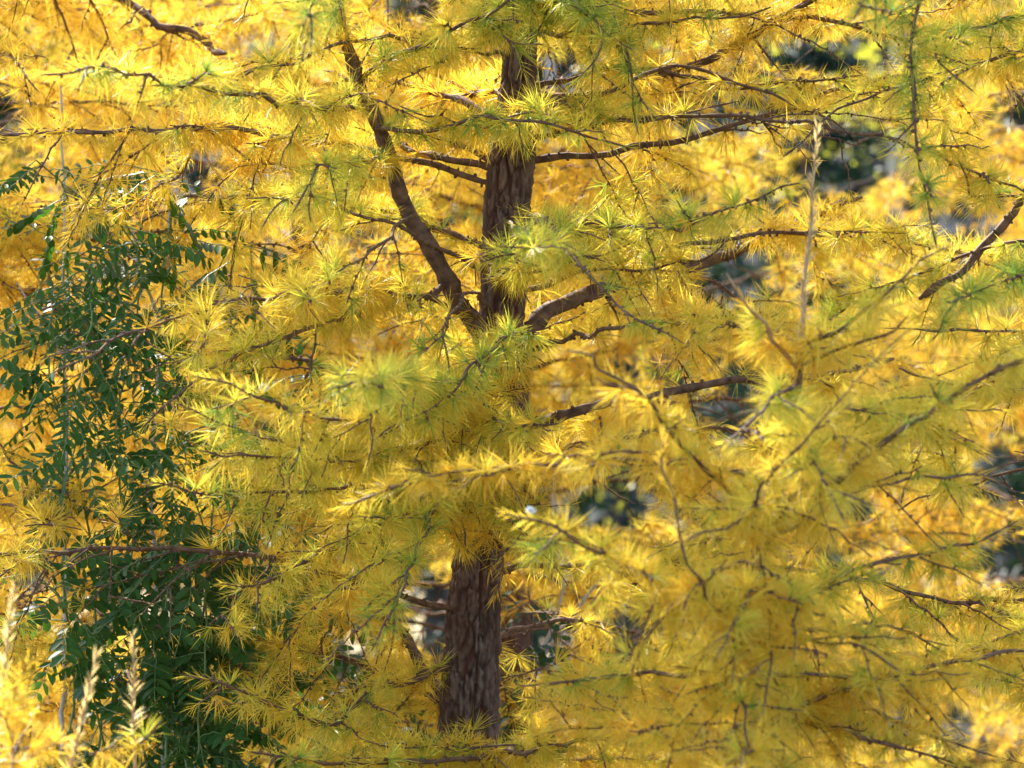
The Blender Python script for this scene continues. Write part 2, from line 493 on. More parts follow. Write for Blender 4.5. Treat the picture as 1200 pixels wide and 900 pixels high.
def bark_trunk(name, pts, rads, mat, parent, sides=128, ring=.004, depth=.014):
    pts = np.asarray(pts, float)
    d = np.r_[0, np.cumsum(np.linalg.norm(np.diff(pts, axis=0), axis=1))]
    n = int(d[-1] / ring); t = np.linspace(0, d[-1], n)
    path = np.stack([np.interp(t, d, pts[:, k]) for k in range(3)], 1)
    ker = np.ones(15) / 15
    for k in range(3):
        path[7:-7, k] = np.convolve(path[:, k], ker, 'same')[7:-7]
    rr = np.interp(t, d, rads)
    th = np.linspace(0, 2 * math.pi, sides, endpoint=False)
    TH, Z = np.meshgrid(th, t)
    u = TH / (2 * math.pi)
    warp = 1.2 * (vnoise(u * 9, Z * 14, 9, 3) - .5)
    f3 = vnoise(u * 70, Z * 160, 70, 5)
    def cells(nc, zs, sd):
        """flaky plates: distance to the border of the nearest jittered cell, and that cell's own number"""
        x = u * nc + .5 * warp; y = Z * zs + 1.1 * (vnoise(u * 12, Z * 10, 12, sd) - .5)
        xi = np.floor(x); yi = np.floor(y)
        F1 = np.full(x.shape, 9.); F2 = np.full(x.shape, 9.); cid = np.zeros(x.shape)
        for dx in (-1, 0, 1):
            for dy in (-1, 0, 1):
                cx, cy = xi + dx, yi + dy
                hx = np.sin(np.mod(cx, nc) * 127.1 + cy * 311.7 + sd) * 43758.5453; hx -= np.floor(hx)
                hy = np.sin(np.mod(cx, nc) * 269.5 + cy * 183.3 + sd) * 43758.5453; hy -= np.floor(hy)
                dd = np.hypot(cx + .1 + .8 * hx - x, cy + .1 + .8 * hy - y)
                nw = dd < F1
                F2 = np.where(nw, F1, np.minimum(F2, dd)); cid = np.where(nw, hx * .5 + hy * .5, cid); F1 = np.minimum(F1, dd)
        return F2 - F1, cid
    e1, c1 = cells(15, 17, 1); e2, c2 = cells(40, 75, 2); fis = 1 - np.abs(2 * vnoise(u * 22 + 1.5 * warp, Z * 9, 22, 9) - 1)
    crack = np.clip(np.exp(-(e1 / .06)**2) * (.35 + .9 * f3) + .8 * np.clip((fis - .86) / .14, 0, 1), 0, 1); crack2 = np.exp(-(e2 / .12)**2) * vnoise(u * 9, Z * 20, 9, 4)
    plate = np.clip(.60 - .60 * crack - .25 * crack2 + .42 * (c1 - .5) + .34 * (c2 - .5) + .30 * (f3 - .5), 0, 1)
    lump = vnoise(u * 5, Z * 9, 5, 8) - .5
    rad = rr[:, None] * (1 + .10 * lump) + depth * (plate - .5) * (rr[:, None] / .035)
    T = unit(np.gradient(path, axis=0))
    Nx = unit(np.cross(T, np.array([0, 1.0, 0]))); Ny = np.cross(Nx, T)
    V = path[:, None] + rad[..., None] * (np.cos(TH)[..., None] * Nx[:, None] + np.sin(TH)[..., None] * Ny[:, None])
    i = np.arange(n - 1)[:, None] * sides; j = np.arange(sides)[None]; j2 = (j + 1) % sides
    q = np.stack([i + j, i + j2, i + sides + j2, i + sides + j], -1).reshape(-1, 4)
    return mesh_obj(name, V.reshape(-1, 3), q.ravel(), np.arange(len(q)) * 4, mat, parent, attrs={'plate': plate.ravel()}, smooth=True)

# ---------------------------------------------------------------- larch trees
def add_branch(tree, pts, r0, r1, base, green=.3, mat=None, wmat=None, leafy=False, exempt=False, cull=True, n_per=33, length=.042,
               width=.00082, simple=False, **kw):
    wood = Wood(); need = Needles()
    pts = [P(*q) for q in pts] if len(pts[0]) == 3 and not isinstance(pts, np.ndarray) else pts
    grow(pts, r0, r1, wood, need, green=green, gap_test=not exempt, simple=simple, **kw)
    if cull:
        need.cull(leafy=leafy and not exempt, front=not exempt, grow=4 if exempt else 22)
    br = wood.build('branch', wmat or M_twig, tree, origin=None)
    br.matrix_parent_inverse = tree.matrix_basis.inverted()
    nd = need.build('needles', mat or M_gold, br, n_per=n_per, length=length, width=width, simple=simple)
    if nd is not None: nd.matrix_parent_inverse = br.matrix_basis.inverted()
    return br

def filler(tree, axis_at, z0, z1, dz, length, green, mat, base, r0=.0046, az_list=None, rise=(.05, .45), sag=.35, avoid=None, rnd=.25, front=None, **kw):
    z = z0; a = rng.random() * 6.28
    nb = 0
    while z < z1:
        a += 2.39996 + rng.normal(0, .25)
        z += dz * rng.uniform(.6, 1.4)
        L = length(z) * rng.uniform(1 - rnd, 1 + rnd)
        d = np.array([math.cos(a), math.sin(a), 0])
        if avoid is not None and avoid(d, z): continue
        if front is not None and d[1] < -.45: L *= front
        b = axis_at(z)
        k = rng.uniform(*rise)
        s = np.linspace(0, 1, 6)[:, None]
        pts = b + d * s * L + UP * (k * s * L - sag * L * s**2)
        pts[1:-1, :2] += rng.normal(0, .02 * L, (4, 2))
        qx, qy = proj(np.linspace(pts[:-1], pts[1:], 6).reshape(-1, 3)); qd = np.linspace(pts[:-1], pts[1:], 6).reshape(-1, 3)[:, 1]
        if any(((seg_dist(qx, qy, BARE[i][0][0], BARE[i][0][-1]) < 30) & (qd < -.05)).any() for i in (0, 2)): continue
        add_branch(tree, pts, r0 * L ** .5, .0013, base, green=float(np.clip(green + rng.normal(0, .12), 0, 1)), mat=mat, **kw)
        nb += 1
    return nb

def tree_root(loc, label, cat='larch tree', group=None):
    t = empty('larch_tree', loc, label, cat, group)
    bpy.context.view_layer.update()
    return t

# ---- the larch whose trunk stands in the middle
TR = [(520, 1930, 0, 62), (536, 1250, 0, 42), (545, 1000, 0, 37), (548, 850, 0, 34), (556, 700, 0, 29), (564, 620, 0, 26.5), (574, 530, 0, 25), (584, 450, 0, 24), (590, 350, 0, 25),
      (594, 250, 0, 26), (600, 180, 0, 26), (607, 100, 0, 20), (613, 0, 0, 18), (622, -200, 0, 14), (632, -600, 0, 10), (640, -1100, 0, 6), (645, -1500, 0, 2)]
tr_pts = np.array([P(a, b, c) for a, b, c, _ in TR]); tr_pts[0, 2] = -.05
tr_r = np.array([q[3] * 1.1667e-3 for q in TR])
main = tree_root(tuple(tr_pts[0] * [1, 1, 0]), 'golden larch with the thick scaly brown trunk in the middle of the picture')
tk = bark_trunk('trunk', tr_pts, tr_r, M_bark, main); tk.matrix_parent_inverse = main.matrix_basis.inverted()
def main_axis(z):
    o = np.argsort(tr_pts[:, 2])
    return np.array([np.interp(z, tr_pts[o, 2], tr_pts[o, 0]), 0, z])

MB = [
 # the big limb that leaves the trunk up to the left, then what grows from it
 dict(p=[(586, 415, 0), (560, 385, -.03), (522, 325, -.08), (505, 290, -.1), (480, 245, -.12), (460, 195, -.15), (440, 140, -.18), (420, 95, -.2), (405, 50, -.22), (393, 0, -.25), (370, -120, -.3), (350, -260, -.3)], r=(.0138, .005), wmat=M_limb, tw_step=.12, tw_len=.14, sides=14, wob=.002, green=.4, tw_start=.5),
 dict(p=[(522, 330, -.08), (500, 345, -.12), (460, 356, -.16), (400, 375, -.22), (340, 396, -.3), (250, 430, -.38), (165, 505, -.4)], r=(.0045, .0014), green=.55),
 dict(p=[(442, 152, -.18), (500, 152, -.22), (560, 137, -.28), (630, 140, -.3), (690, 158, -.3), (745, 178, -.32)], r=(.0036, .0012), green=.62, exempt=True, tw_len=.05, tw_step=.09),
 dict(p=[(425, 92, -.2), (480, 62, -.25), (530, 35, -.3), (585, 5, -.35), (620, -30, -.4)], r=(.004, .0015), green=.55, exempt=True, tw_len=.1),
 dict(p=[(418, 125, -.18), (360, 127, -.4), (310, 117, -.5), (240, 103, -.6), (180, 93, -.7), (110, 83, -.8), (50, 88, -.85)], r=(.0045, .0012), green=.45, exempt=True, tw_len=.14),
 dict(p=[(458, 188, -.15), (400, 190, -.35), (365, 205, -.5), (345, 250, -.55)], r=(.003, .0012), green=.55, exempt=True, tw_len=.08),
 dict(p=[(485, 250, -.12), (440, 290, -.3), (400, 320, -.4), (350, 345, -.45)], r=(.003, .0012), green=.5, tw_len=.1),
 # limbs to the right of the trunk
 dict(p=[(600, 400, 0), (640, 366, .02), (682, 347, .05), (760, 325, .12), (860, 297, .2), (915, 272, .25), (1010, 230, .3)], r=(.0125, .004), wmat=M_limb, tw_step=.05, tw_len=.16, sides=12, wob=.002, green=.2, tw_start=.25),
 dict(p=[(590, 505, 0), (690, 478, -.05), (760, 465, -.02), (840, 450, 0), (940, 440, .05), (1050, 420, .1)], r=(.0085, .003), wmat=M_limb, tw_step=.06, tw_len=.18, sides=10, green=.25, tw_start=.1),
 dict(p=[(600, 190, 0), (630, 186, 0), (700, 182, 0), (760, 172, 0), (830, 156, 0), (900, 137, 0), (1000, 100, .05), (1090, 85, .1)], r=(.0056, .002), wmat=M_limb, tw_step=.06, tw_len=.16, sides=8, green=.2, tw_start=.15),
 dict(p=[(592, 203, 0), (555, 190, 0), (530, 185, 0), (480, 178, .03), (455, 168, .05), (400, 165, .1), (330, 180, .15)], r=(.006, .002), wmat=M_limb, sides=8, green=.2, tw_len=.12, tw_start=.3),
 dict(p=[(592, 200, .02), (550, 175, .05), (500, 160, .12), (420, 150, .2)], r=(.006, .002), wmat=M_limb, green=.1, tw_len=.12),
 dict(p=[(600, 155, .02), (560, 130, .05), (520, 112, .1), (480, 100, .15), (440, 100, .2), (380, 80, .3)], r=(.007, .002), wmat=M_limb, sides=8, green=.1, tw_len=.14, tw_start=.3),
 dict(p=[(606, 118, 0), (700, 108, .05), (770, 90, .1), (800, 78, .1), (850, 57, .1), (917, 20, .1), (953, 0, .1), (1050, -60, .1)], r=(.0068, .004), wmat=M_limb, sides=9, green=.15, tw_len=.16, tw_start=.2),
 dict(p=[(608, 110, 0), (720, 80, .02), (800, 88, 0), (860, 105, -.03), (900, 98, -.05), (1010, 92, -.1)], r=(.005, .0014), green=.3, tw_len=.12),
 dict(p=[(607, 125, 0), (700, 110, -.1), (800, 78, -.1), (870, 100, -.15), (940, 128, -.2), (1000, 160, -.25)], r=(.004, .0013), green=.35, tw_len=.12),
 dict(p=[(612, 20, 0), (680, 8, -.3), (703, 43, -.4), (677, 98, -.42)], r=(.003, .0012), green=.8, exempt=True, tw_len=.06),
 dict(p=[(612, 10, 0), (700, 0, -.2), (733, 47, -.3), (740, 100, -.32), (748, 160, -.32)], r=(.003, .0012), green=.65, exempt=True, tw_len=.08),
 dict(p=[(614, -20, 0), (600, 10, -.25), (595, 55, -.3)], r=(.003, .0012), green=.7, exempt=True, tw_len=.04),
 dict(p=[(612, 40, 0), (720, 30, -.2), (830, 22, -.3), (900, 10, -.3)], r=(.004, .0012), green=.5, tw_len=.14),
 # sprays that reach towards the viewer
 dict(p=[(590, 300, 0), (640, 262, -.3), (690, 318, -.5), (740, 370, -.55), (800, 402, -.6)], r=(.0042, .0012), green=.45, tw_len=.12),
 dict(p=[(583, 430, 0), (592, 395, -.35), (560, 425, -.45), (520, 473, -.5), (480, 495, -.55), (435, 512, -.6)], r=(.004, .0012), green=.6, exempt=True, tw_len=.1),
 dict(p=[(575, 460, 0), (500, 445, -.5), (445, 440, -.8), (420, 450, -1.0)], r=(.004, .0012), green=.5, tw_len=.1, exempt=True),
 dict(p=[(592, 262, 0), (615, 272, -.5), (628, 298, -.9)], r=(.0026, .0012), green=.55, tw_len=.04, exempt=True, ax_start=.75, tw_start=.8),
 dict(p=[(575, 365, 0), (545, 350, -.3), (523, 390, -.4), (525, 455, -.42)], r=(.003, .0012), green=.75, tw_len=.07),
 dict(p=[(580, 500, 0), (575, 490, -.3), (610, 497, -.4), (655, 490, -.5)], r=(.003, .0012), green=.45, tw_len=.08),
 dict(p=[(568, 590, 0), (480, 575, -.2), (400, 572, -.4), (300, 577, -.5), (230, 575, -.55), (180, 568, -.6)], r=(.0045, .0012), green=.45, exempt=True, tw_len=.14, hang=.35),
 dict(p=[(562, 640, 0), (480, 605, -.15), (400, 640, -.3), (340, 668, -.4), (290, 685, -.45), (262, 690, -.47)], r=(.0045, .0014), green=.35, exempt=True, tw_len=.12),
 dict(p=[(552, 780, 0), (440, 810, -.1), (370, 845, -.3), (310, 820, -.35), (250, 800, -.4), (215, 790, -.4)], r=(.005, .0014), green=.35, exempt=True, tw_len=.14),
 dict(p=[(548, 850, 0), (600, 882, -.3), (680, 870, -.4), (770, 872, -.5)], r=(.0055, .0014), green=.3, tw_len=.13),
 dict(p=[(547, 860, 0), (560, 890, -.3), (500, 893, -.35), (400, 893, -.4), (290, 880, -.5)], r=(.0055, .0014), green=.5, tw_len=.16),
 dict(p=[(577, 505, 0), (620, 525, -.1), (650, 540, -.12), (700, 567, -.15), (745, 592, -.2)], r=(.0036, .0012), green=.15, tw_len=.12),
 dict(p=[(577, 500, 0), (575, 530, -.25), (590, 560, -.3), (612, 600, -.32)], r=(.0032, .0012), green=.3, tw_len=.1),
 dict(p=[(566, 610, 0), (500, 620, -.05), (470, 680, -.08), (460, 740, -.1), (452, 790, -.1)], r=(.0036, .0012), green=.1, tw_len=.1, tw_step=.035),
 dict(p=[(565, 625, -.02), (580, 635, -.1), (588, 665, -.13), (584, 700, -.14)], r=(.003, .0012), green=.1, exempt=True, tw_len=.05),
 dict(p=[(580, 480, 0), (450, 490, -.4), (380, 490, -.6), (300, 462, -.75), (222, 437, -.85)], r=(.004, .0012), green=.35, exempt=True, tw_len=.12, tip=.12),
 dict(p=[(580, 470, 0), (480, 470, -.5), (435, 500, -.62), (437, 545, -.65)], r=(.003, .0012), green=.3, tw_len=.08, exempt=True),
 dict(p=[(458, 185, -.1), (330, 150, .0), (185, 163, .0), (140, 195, 0), (98, 217, 0)], r=(.003, .0012), green=.25, tw_len=.09, exempt=True),
 dict(p=[(470, 210, -.1), (300, 190, .02), (240, 165, .05), (200, 215, .05), (140, 240, .05), (75, 250, .05)], r=(.003, .0012), green=.15, tw_len=.07, exempt=True),
 dict(p=[(398, -40, -.25), (372, -25, -.7), (367, 20, -.9), (368, 52, -.95)], r=(.003, .0012), green=.65, exempt=True, tw_len=.08),
 dict(p=[(590, 330, 0), (450, 260, -.2), (330, 240, -.4), (300, 265, -.45)], r=(.004, .0012), green=.5, tw_len=.14),
 dict(p=[(580, 470, 0), (460, 530, -.3), (330, 520, -.5), (200, 470, -.6)], r=(.004, .0012), green=.5, tw_len=.16, leafy=True),
 dict(p=[(570, 540, 0), (430, 540, -.4), (310, 535, -.6), (240, 525, -.7)], r=(.004, .0012), green=.4, tw_len=.12),
 dict(p=[(594, 250, 0), (700, 260, -.3), (800, 265, -.45), (880, 235, -.55), (940, 215, -.6)], r=(.0045, .0012), green=.62, tw_len=.13),
 dict(p=[(598, 240, 0), (650, 300, -.2), (730, 318, -.3), (820, 300, -.35), (860, 270, -.4)], r=(.004, .0012), green=.35, tw_len=.14, tw_step=.035),
 dict(p=[(592, 300, 0), (560, 300, -.15), (620, 318, -.25), (700, 300, -.3), (760, 280, -.3)], r=(.003, .0012), green=.3, tw_len=.1, tw_step=.035),
 dict(p=[(598, 150, 0), (560, 150, -.15), (520, 140, -.2), (470, 130, -.25)], r=(.003, .0012), green=.4, tw_len=.08, exempt=True),
 dict(p=[(605, 90, 0), (660, 120, -.1), (720, 140, -.15), (800, 135, -.2), (860, 120, -.2)], r=(.003, .0012), green=.35, tw_len=.1, tw_step=.035),
 dict(p=[(580, 520, 0), (560, 560, -.15), (540, 610, -.2), (545, 650, -.22)], r=(.003, .0012), green=.15, tw_len=.1, exempt=True, tw_step=.035),
 dict(p=[(580, 520, 0), (610, 560, -.1), (640, 620, -.15), (650, 680, -.18)], r=(.003, .0012), green=.1, tw_len=.12, tw_step=.035),
 dict(p=[(548, 880, 0), (480, 905, -.15), (520, 880, -.25), (600, 872, -.3), (680, 878, -.32)], r=(.003, .0012), green=.3, tw_len=.12, exempt=True, tw_step=.03),
 dict(p=[(548, 880, 0), (600, 900, -.15), (560, 880, -.25), (500, 878, -.3), (430, 870, -.35)], r=(.003, .0012), green=.35, tw_len=.12, exempt=True, tw_step=.03),
 dict(p=[(615, -30, 0), (590, -20, -.2), (570, 20, -.3), (600, 45, -.33), (640, 50, -.34)], r=(.003, .0012), green=.5, tw_len=.1, exempt=True, tw_step=.035),
 dict(p=[(604, 140, 0), (640, 130, -.15), (610, 135, -.22), (570, 145, -.25)], r=(.003, .0012), green=.5, tw_len=.08, exempt=True, tw_step=.04),
 dict(p=[(590, 320, 0), (610, 310, -.2), (590, 300, -.3), (560, 310, -.33)], r=(.003, .0012), green=.5, tw_len=.08, exempt=True, tw_step=.04),
 dict(p=[(545, 870, 0), (515, 810, .06), (500, 785, .1), (470, 740, .16), (420, 700, .22)], r=(.012, .004), wmat=M_limb, sides=10, green=.1, tw_len=.12, tw_start=.5),
]
for b in MB:
    kw = {k: v for k, v in b.items() if k not in ('p', 'r')}
    add_branch(main, b['p'], b['r'][0], b['r'][1], None, **kw)
def av_main(d, z):
    return d[1] < -.80
filler(main, main_axis, .7, 3.25, .045, lambda z: .95, .31, M_gold, None, front=.8, leafy=True, tw_len=.26, tw_step=.04)

# ---- young larch in front on the right
ST = [(870, 2227, 24), (874, 1300, 17), (878, 900, 12.5), (880, 760, 9.5), (885, 670, 7.5), (905, 600, 6.5), (925, 540, 5.8), (933, 470, 5.4), (938, 420, 5.0), (946, 300, 3.6), (953, 210, 2.6), (958, 150, 1.6)]
st_pts = np.array([P(a, b, -.9) for a, b, _ in ST]); st_pts[0, 2] = -.03
young = tree_root(tuple(st_pts[0] * [1, 1, 0]), 'young yellow larch in front on the right with a bare upright leader shoot')
wd = Wood(); pth, tt_ = smooth_path(st_pts, step=.01, wob=.0012)
dref = np.r_[0, np.cumsum(np.linalg.norm(np.diff(st_pts, axis=0), axis=1))]
kk = int(np.searchsorted(tt_, dref[-4]))
wd.tube(pth[:kk + 2], np.interp(tt_[:kk + 2], dref, [q[2] * .9e-3 for q in ST]), 14, rough=.05)
o = wd.build('trunk', M_limb, young); o.matrix_parent_inverse = young.matrix_basis.inverted()
wd = Wood(); wd.tube(pth[kk:], np.linspace(.0034, .0009, len(pth) - kk), 8)
nl = Needles(); sel = tt_ >= tt_[kk]
dress(pth[sel], tt_[sel] - tt_[sel][0], wd, nl, .0, step=.03, start=0, tip=float(dref[-1] - dref[-4]) * .98, pale=True)
o = wd.build('leader', M_tan, young); o.matrix_parent_inverse = young.matrix_basis.inverted()
o2 = nl.build('needles', M_pale, o, width=.0013); o2.matrix_parent_inverse = o.matrix_basis.inverted()
def young_axis(z):
    oo = np.argsort(st_pts[:, 2]); return np.array([np.interp(z, st_pts[oo, 2], st_pts[oo, 0]), -.9, z])
y0 = -.9
YB = [
 dict(p=[(935, 432, y0), (900, 395, -.95), (870, 350, -1.0), (850, 322, -1.02)], r=(.003, .0012), green=.1, wmat=M_tan, pale=True, tip=.14, tw_len=.05, tw_step=.06, exempt=True),
 dict(p=[(937, 428, y0), (990, 412, -.95), (1040, 385, -.98), (1065, 370, -1.0)], r=(.003, .0012), green=.1, tip=.12, tw_len=.05, tw_step=.08, exempt=True),
 dict(p=[(938, 402, y0), (1010, 372, -.98), (1060, 320, -1.02), (1115, 285, -1.04)], r=(.003, .0012), green=.3, tip=.14, tw_len=.06, tw_step=.08, exempt=True),
 dict(p=[(886, 655, y0), (935, 577, -.95), (975, 560, -1.0), (1035, 520, -1.0), (1080, 490, -1.02), (1130, 455, -1.05), (1200, 418, -1.1), (1290, 375, -1.15)], r=(.0048, .0018), green=.35, tw_len=.1, exempt=True, tw_step=.06, hang=.5),
 dict(p=[(890, 640, y0), (900, 563, -1.1), (960, 490, -1.15), (1010, 440, -1.18), (1062, 388, -1.2)], r=(.0022, .0009), green=.25, tip=.16, tw_len=.06, exempt=True, tw_step=.08),
 dict(p=[(888, 650, y0), (860, 572, -.95), (800, 525, -1.0), (760, 470, -1.05), (700, 430, -1.1), (665, 412, -1.15)], r=(.0038, .0012), green=.3, tw_len=.1, exempt=True, tip=.12),
 dict(p=[(883, 700, y0), (850, 700, -1.0), (760, 672, -1.05), (690, 640, -1.1), (640, 615, -1.13), (592, 602, -1.16)], r=(.004, .0012), green=.35, tw_len=.13, exempt=True, tw_step=.04, hang=.4),
 dict(p=[(881, 730, y0), (830, 700, -1.1), (805, 650, -1.15), (785, 570, -1.15), (775, 505, -1.15)], r=(.0034, .0012), green=.15, tw_len=.06, exempt=True, tip=.16),
 dict(p=[(881, 760, y0), (960, 690, -.85), (1010, 662, -.8), (1110, 640, -.75), (1195, 612, -.7)], r=(.004, .0012), green=.45, tw_len=.12, exempt=True),
 dict(p=[(880, 785, y0), (930, 790, -.85), (1040, 797, -.8), (1135, 793, -.75)], r=(.0036, .0012), green=.3, tw_len=.12),
 dict(p=[(880, 800, y0), (890, 822, -.8), (960, 852, -.8), (1050, 872, -.8), (1145, 897, -.8)], r=(.0045, .0014), green=.35, tw_len=.12),
 dict(p=[(880, 770, y0), (900, 800, -.75), (1000, 830, -.7), (1100, 865, -.7), (1175, 887, -.7)], r=(.0038, .0014), green=.3, tw_len=.12),
 dict(p=[(881, 730, y0), (960, 740, -.8), (1050, 735, -.7), (1120, 765, -.65)], r=(.0036, .0012), green=.45, tw_len=.12),
 dict(p=[(880, 800, y0), (800, 790, -.85), (700, 797, -.8), (606, 803, -.78)], r=(.004, .0012), green=.35, tw_len=.12, exempt=True, tw_step=.045),
 dict(p=[(881, 740, y0), (830, 700, -1.0), (760, 745, -1.05), (740, 790, -1.05)], r=(.004, .0012), green=.25, tw_len=.12, tw_step=.04),
 dict(p=[(880, 690, y0), (875, 700, -1.05), (850, 740, -1.15), (835, 775, -1.18)], r=(.003, .0012), green=.35, tw_len=.12, exempt=True, tw_step=.03),
 dict(p=[(879, 730, y0), (900, 740, -1.0), (905, 790, -1.08), (890, 830, -1.1)], r=(.003, .0012), green=.3, tw_len=.12, exempt=True, tw_step=.03),
 dict(p=[(878, 840, y0), (860, 860, -1.0), (885, 900, -1.08), (900, 930, -1.1)], r=(.003, .0012), green=.3, tw_len=.14, exempt=True, tw_step=.025),
 dict(p=[(879, 790, y0), (870, 810, -1.0), (875, 850, -1.08), (880, 890, -1.1)], r=(.003, .0012), green=.35, tw_len=.14, exempt=True, tw_step=.03),
 dict(p=[(935, 450, y0), (900, 470, -1.1), (850, 520, -1.2)], r=(.003, .0012), green=.5, tw_len=.1),
 dict(p=[(930, 500, y0), (960, 540, -1.1), (985, 610, -1.2)], r=(.003, .0012), green=.45, tw_len=.12),
 dict(p=[(905, 600, y0), (850, 610, -1.1), (800, 640, -1.15)], r=(.003, .0012), green=.35, tw_len=.12),
]
for b in YB:
    kw = {k: v for k, v in b.items() if k not in ('p', 'r')}
    add_branch(young, b['p'], b['r'][0], b['r'][1], None, **kw)
filler(young, young_axis, .75, 1.62, .044, lambda z: .62 if z < 1.5 else .42, .26, M_gold, None, front=.5, tw_len=.17, rise=(.15, .6), tw_step=.04)

# ---- larch just out of frame on the right whose sprays hang in
rt_ = tree_root((.93, -.25, 0), 'larch reaching in from the right edge with long green hanging sprays')
pr = np.array([[.93, -.25, -.03], [.92, -.25, 1.0], [.90, -.25, 2.0], [.88, -.25, 3.0], [.87, -.25, 4.2]])
o = bark_trunk('trunk', pr, [.045, .038, .03, .02, .004], M_bark, rt_, sides=48, ring=.02); o.matrix_parent_inverse = rt_.matrix_basis.inverted()
def right_axis(z): return np.array([np.interp(z, pr[:, 2], pr[:, 0]), -.25, z])
def ra(py): return tuple(right_axis(P(0, py, -.25)[2]))
def pw(lst, py0):
    return np.array([ra(py0)] + [P(*q) for q in lst])
RB = [
 dict(p=pw([(1180, -50, -.45), (1090, -15, -.6), (1068, 40, -.62), (1070, 120, -.63), (1080, 210, -.65), (1097, 292, -.65)], -80), r=(.005, .0012), green=.75, tw_len=.09, exempt=True, tw_step=.06),
 dict(p=pw([(1100, -80, -.7), (1020, -15, -.9), (1000, 24, -1.0)], -120), r=(.0045, .0012), green=.85, tw_len=.08, exempt=True, tw_start=.5, ax_start=.45),
 dict(p=pw([(1200, 75, -.2), (1150, 72, -.2), (1100, 70, -.25), (1060, 60, -.3)], 90), r=(.0045, .0012), green=.15, tw_len=.1),
 dict(p=pw([(1120, 40, -.5), (1100, 65, -.6), (1140, 110, -.65)], 20), r=(.003, .0012), green=.6, tw_len=.07, exempt=True),
 dict(p=pw([(1230, 200, -.05), (1180, 258, 0), (1125, 320, 0), (1080, 350, .02)], 150), r=(.0085, .005), wmat=M_limb, green=.1, tw_len=.12),
 dict(p=pw([(1170, 330, -.6), (1110, 355, -.85)], 300), r=(.0035, .0012), green=.7, tw_len=.1, exempt=True),
 dict(p=pw([(1200, 390, -.2), (1130, 388, -.25), (1040, 385, -.3)], 370), r=(.004, .0012), green=.3, tw_len=.12),
 dict(p=pw([(1190, 455, -.3), (1110, 450, -.35), (1050, 430, -.4)], 460), r=(.004, .0012), green=.25, tw_len=.12),
 dict(p=pw([(1200, 230, -.3), (1140, 225, -.35), (1125, 190, -.4)], 220), r=(.0035, .0012), green=.5, tw_len=.12),
 dict(p=pw([(1190, 700, .0), (1120, 705, .05), (1040, 715, .1)], 690), r=(.006, .003), wmat=M_limb, green=.05, tw_len=.1),
 dict(p=pw([(1190, 800, -.3), (1150, 775, -.35), (1158, 730, -.4)], 830), r=(.004, .0012), green=.6, tw_len=.1),
]
for b in RB:
    kw = {k: v for k, v in b.items() if k not in ('p', 'r')}
    add_branch(rt_, b['p'], b['r'][0], b['r'][1], None, **kw)
filler(rt_, right_axis, .8, 2.9, .075, lambda z: .62, .3, M_gold, None, avoid=lambda d, z: d[1] < -.7 or d[0] > .6, tw_len=.2)

# ---- orange larch behind on the left
lt_ = tree_root((-1.12, .75, 0), 'orange larch behind the green shrub with a dark limb slanting down to the right')
pl = np.array([[-1.12, .75, -.03], [-1.1, .75, 1.0], [-1.08, .75, 2.0], [-1.07, .75, 2.6], [-1.06, .75, 3.2]])
o = bark_trunk('trunk', pl, [.05, .042, .034, .022, .004], M_bark, lt_, sides=48, ring=.02); o.matrix_parent_inverse = lt_.matrix_basis.inverted()
def left_axis(z): return np.array([np.interp(z, pl[:, 2], pl[:, 0]), .75, z])
def la(py): return tuple(left_axis(P(0, py, .75)[2]))
def pwl(lst, py0): return np.array([la(py0)] + [P(*q) for q in lst])
LB = [
 dict(p=pwl([(40, 346, .65), (110, 390, .6), (190, 450, .55), (250, 500, .5), (330, 560, .5)], 300), r=(.012, .004), wmat=M_limb, tw_len=.2, sides=9, tw_start=.1),
 dict(p=pwl([(60, 750, .65), (130, 790, .6), (195, 832, .55), (280, 880, .5)], 690), r=(.011, .004), wmat=M_limb, tw_len=.2, sides=9, tw_start=.1),
 dict(p=pwl([(60, -30, .65), (155, 5, .6), (200, 30, .55), (240, 50, .55), (262, 66, .5)], -60), r=(.010, .005), wmat=M_limb, tw_len=.2, sides=9),
 dict(p=pwl([(60, 320, .4), (55, 360, .35), (40, 430, .3)], 300), r=(.005, .0014), tw_len=.14),
 dict(p=pwl([(30, 475, .4), (90, 470, .3), (150, 455, .25)], 470), r=(.004, .0014), tw_len=.14),
 dict(p=pwl([(50, 600, .2), (60, 615, .0), (66, 622, -.1)], 590), r=(.004, .0014), tw_len=.1, exempt=True),
 dict(p=pwl([(0, 60, .2), (30, 80, .1), (45, 110, .05)], 40), r=(.004, .0014), tw_len=.12, exempt=True),
 dict(p=pwl([(0, 520, .2), (40, 560, .15), (100, 575, .1), (150, 560, .1)], 520), r=(.004, .0014), tw_len=.12),
]
for b in LB:
    kw = {k: v for k, v in b.items() if k not in ('p', 'r')}
    add_branch(lt_, b['p'], b['r'][0], b['r'][1], None, mat=M_orange, green=.2, n_per=22, **kw)
filler(lt_, left_axis, .75, 2.75, .034, lambda z: .85, .2, M_orange, None, avoid=lambda d, z: d[0] < -.3, tw_len=.26, n_per=24, leafy=True)

